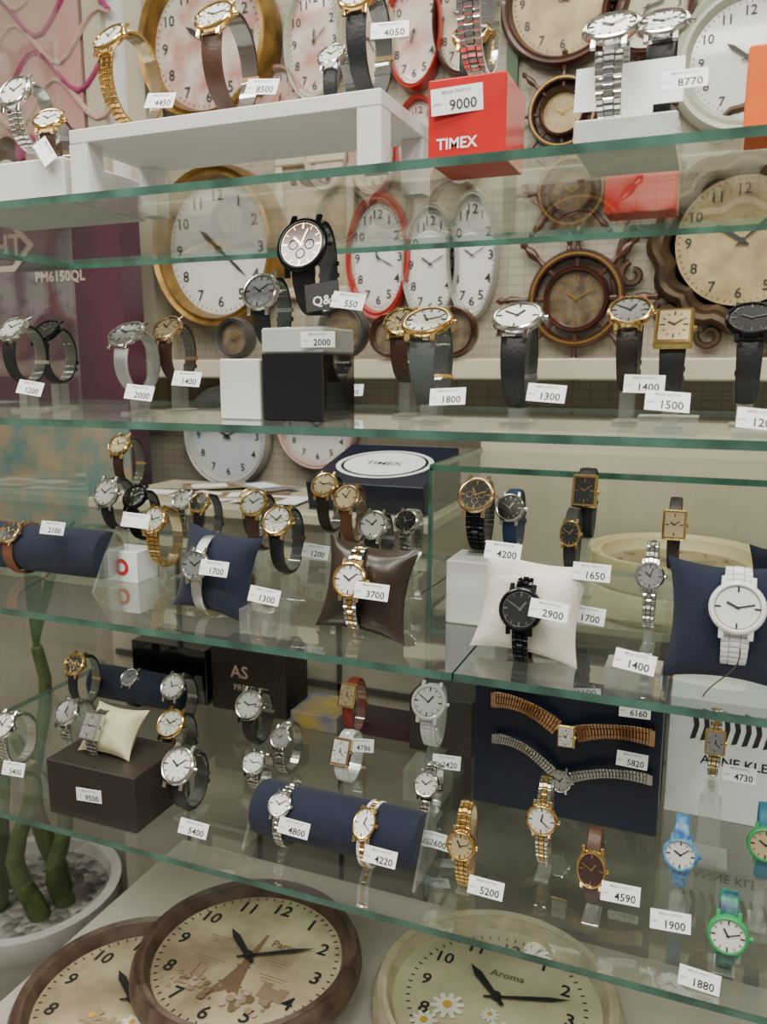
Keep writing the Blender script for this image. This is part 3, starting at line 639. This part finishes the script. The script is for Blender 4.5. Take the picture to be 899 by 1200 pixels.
W(-495,800,-480,D,15,'steel','dial_white','M','steel',e=45,bmax=32)
W(-480,840,-462,D,14,'steel','dial_silver','M','steel',e=40,bmax=32)
W(-271,800,-462,D,15,'steel','dial_white','M','steel',e=35,bmax=32,w=12)
def stand_block(x,y,base,top,w=34):
    b=MB(); M=T(*mm(x,y,base)); h=(top-base)*S; q=w*S/2
    b.box(-q,q,-q,q,0,.004,'acrylic',M,bev=.0006); b.box(-q*.55,q*.55,-q*.5,q*.5,.0042,h,'acrylic',M,bev=.0006); b.obj('acrylic_watch_stand')
def vw(x,y,z,base,*a,e=14,bm=34,**k):
    W(x,y,z,base,*a,e=e,bmax=bm,a=20,**k)
vw(-201,700,-461,D,15,'gold','dial_champ','M','gold',w=14,bm=44)
vw(-132,750,-446,D,16,'gold','dial_white','M','steel',w=13,sm2='gold',bm=46)
vw(-76,700,-455,D,17,'gold','dial_rose','L','brown_leather',oval=1,w=14,bm=36)
vw(-1,750,-452,D,16,'blue_kids','dial_white','K','blue_kids',w=14,bm=36)
vw(41,680,-475,D,17,'green_kids','dial_white','K','navy_kids',w=16,bm=40)
vw(70,750,-425,D,16,'green_kids','dial_champ','K','teal_kids',w=14,bm=36)
vw(25,865,-387,-450,13,'gold','dial_silver','M','steel',w=12,sm2='gold',bm=36,rect=1)
stand_block(25,865,D,-451,40)
b=MB(); b.box(-.240,-.028,.885,.99,EYE-.52,EYE-.352,'navy_box',bev=.0015); b.obj('watch_gift_box')
def spread(x0,x1,zc,ze0,ze1,xc,Rm,case,dial,mat,w,mat2):
    b=MB()
    def side(sgn,xe,ze):
        L=xe-xc
        def path(u):
            s_=.12+.88*u; xx=xc+L*s_; zz=zc+(ze-zc)*(1-(1-s_)**1.9)+6*math.sin(s_*math.pi) ; dz=(ze-zc)*1.9*(1-s_)**.9/L
            yy=-8-6*math.sin(s_*math.pi)
            t=Vector((1,0,dz)).normalized(); nn=Vector((0,-1,0)); r=t.cross(nn)
            return Vector((xx,880+yy+4,zz)),t,nn,r
        strap(b,path,'M',mat,mat2,w,w*.85,24)
        P=path(1)[0]; b.box(P.x-3,P.x+3,P.y-2,P.y+3,P.z-w*.45,P.z+w*.45,mat)
    side(-1,x0,ze0); side(1,x1,ze1)
    head(b,Vector((xc,874,zc)),Vector((1,0,0)),Vector((0,0,1)),Vector((0,-1,0)),Rm,case,dial,Rm==13,0,'ink')
    Mw=T(0,0,EYE)@Matrix.Scale(S,4)
    for i in range(len(b.v)): b.v[i]=Mw@b.v[i]
    b.obj('link_bracelet_wristwatch')
spread(-215,-38,-412,-382,-398,-130,13,'gold','dial_white','rose',20,'rose')
spread(-213,-38,-467,-430,-447,-135,14,'steel','dial_silver','steel',13,'steel')
b=MB(); b.box(-.024,.16,.95,1.04,EYE-.52,EYE-.375,'paper',bev=.0012)
Mt=T(.06,.9494,EYE-.425)@R(90,'X'); b.text('ANNE KLEIN',.011,'ink',Mt@T(-.004,-.022,0))
for i in range(11):
    x=-.06+.011*i; h1=.03+.008*(i%2); b.add([(x,0,0),(x+.006,.002,0),(x+.0095,.018,0),(x+.0075,h1,0),(x+.001,h1+.002,0),(x+.004,.018,0)],[(0,1,2,5),(5,2,3,4)],'ink',Mt)
b.obj('watch_gift_box')
for a in(("5400",-749,670,-474),("5400",-492,668,-492),("4800",-371,672,-466),("4220",-275,672,-475),("4786",-378,860,-462),("2420",-262,845,-455),("5200",-167,668,-478),("4590",-47,668,-452),("1900",-5,668,-467),("1880",21,662,-511),("2600",-244,750,-495),("6160",-57,868,-366),("5820",-57,868,-424),("4730",50,855,-413)): tag(*a)
tag("9500",-635,669,-484,tilt=0,roll=0)
# ================================================================== LIGHT
def area(x,y,z,sx,sy,p):
    L=bpy.data.lights.new('ceiling_light','AREA'); L.shape='RECTANGLE'; L.size=sx; L.size_y=sy; L.energy=p; L.color=(1,.95,.84)
    o=bpy.data.objects.new('ceiling_light_lamp',L); o.location=(x,y,z); bpy.context.collection.objects.link(o); return o
for x in(-1.1,-.2,.7):
    for y in(-.6,.35):
        b=MB(); b.box(x-.3,x+.3,y-.12,y+.12,EYE+1.22,EYE+1.25,'lamp_panel'); b.obj('ceiling_lamp')
        area(x,y,EYE+1.21,.6,.24,14.5)
area(-.3,1.2,EYE+1.2,1.6,.2,9)
w=bpy.data.worlds.new('world'); bpy.context.scene.world=w; w.use_nodes=True
bg=w.node_tree.nodes['Background']; bg.inputs[0].default_value=(1,.96,.89,1); bg.inputs[1].default_value=.29
# ================================================================== CAMERA
cam=bpy.data.cameras.new('camera'); co=bpy.data.objects.new('camera',cam); bpy.context.collection.objects.link(co)
cam.sensor_fit='VERTICAL'; cam.sensor_height=36; cam.lens=36*950/1200; cam.clip_start=.02
cam.dof.use_dof=True; cam.dof.focus_distance=.82; cam.dof.aperture_fstop=8
co.location=(0,0,EYE)
co.rotation_euler=(math.radians(90)-math.atan(170/950),0,math.radians(22))
bpy.context.scene.camera=co
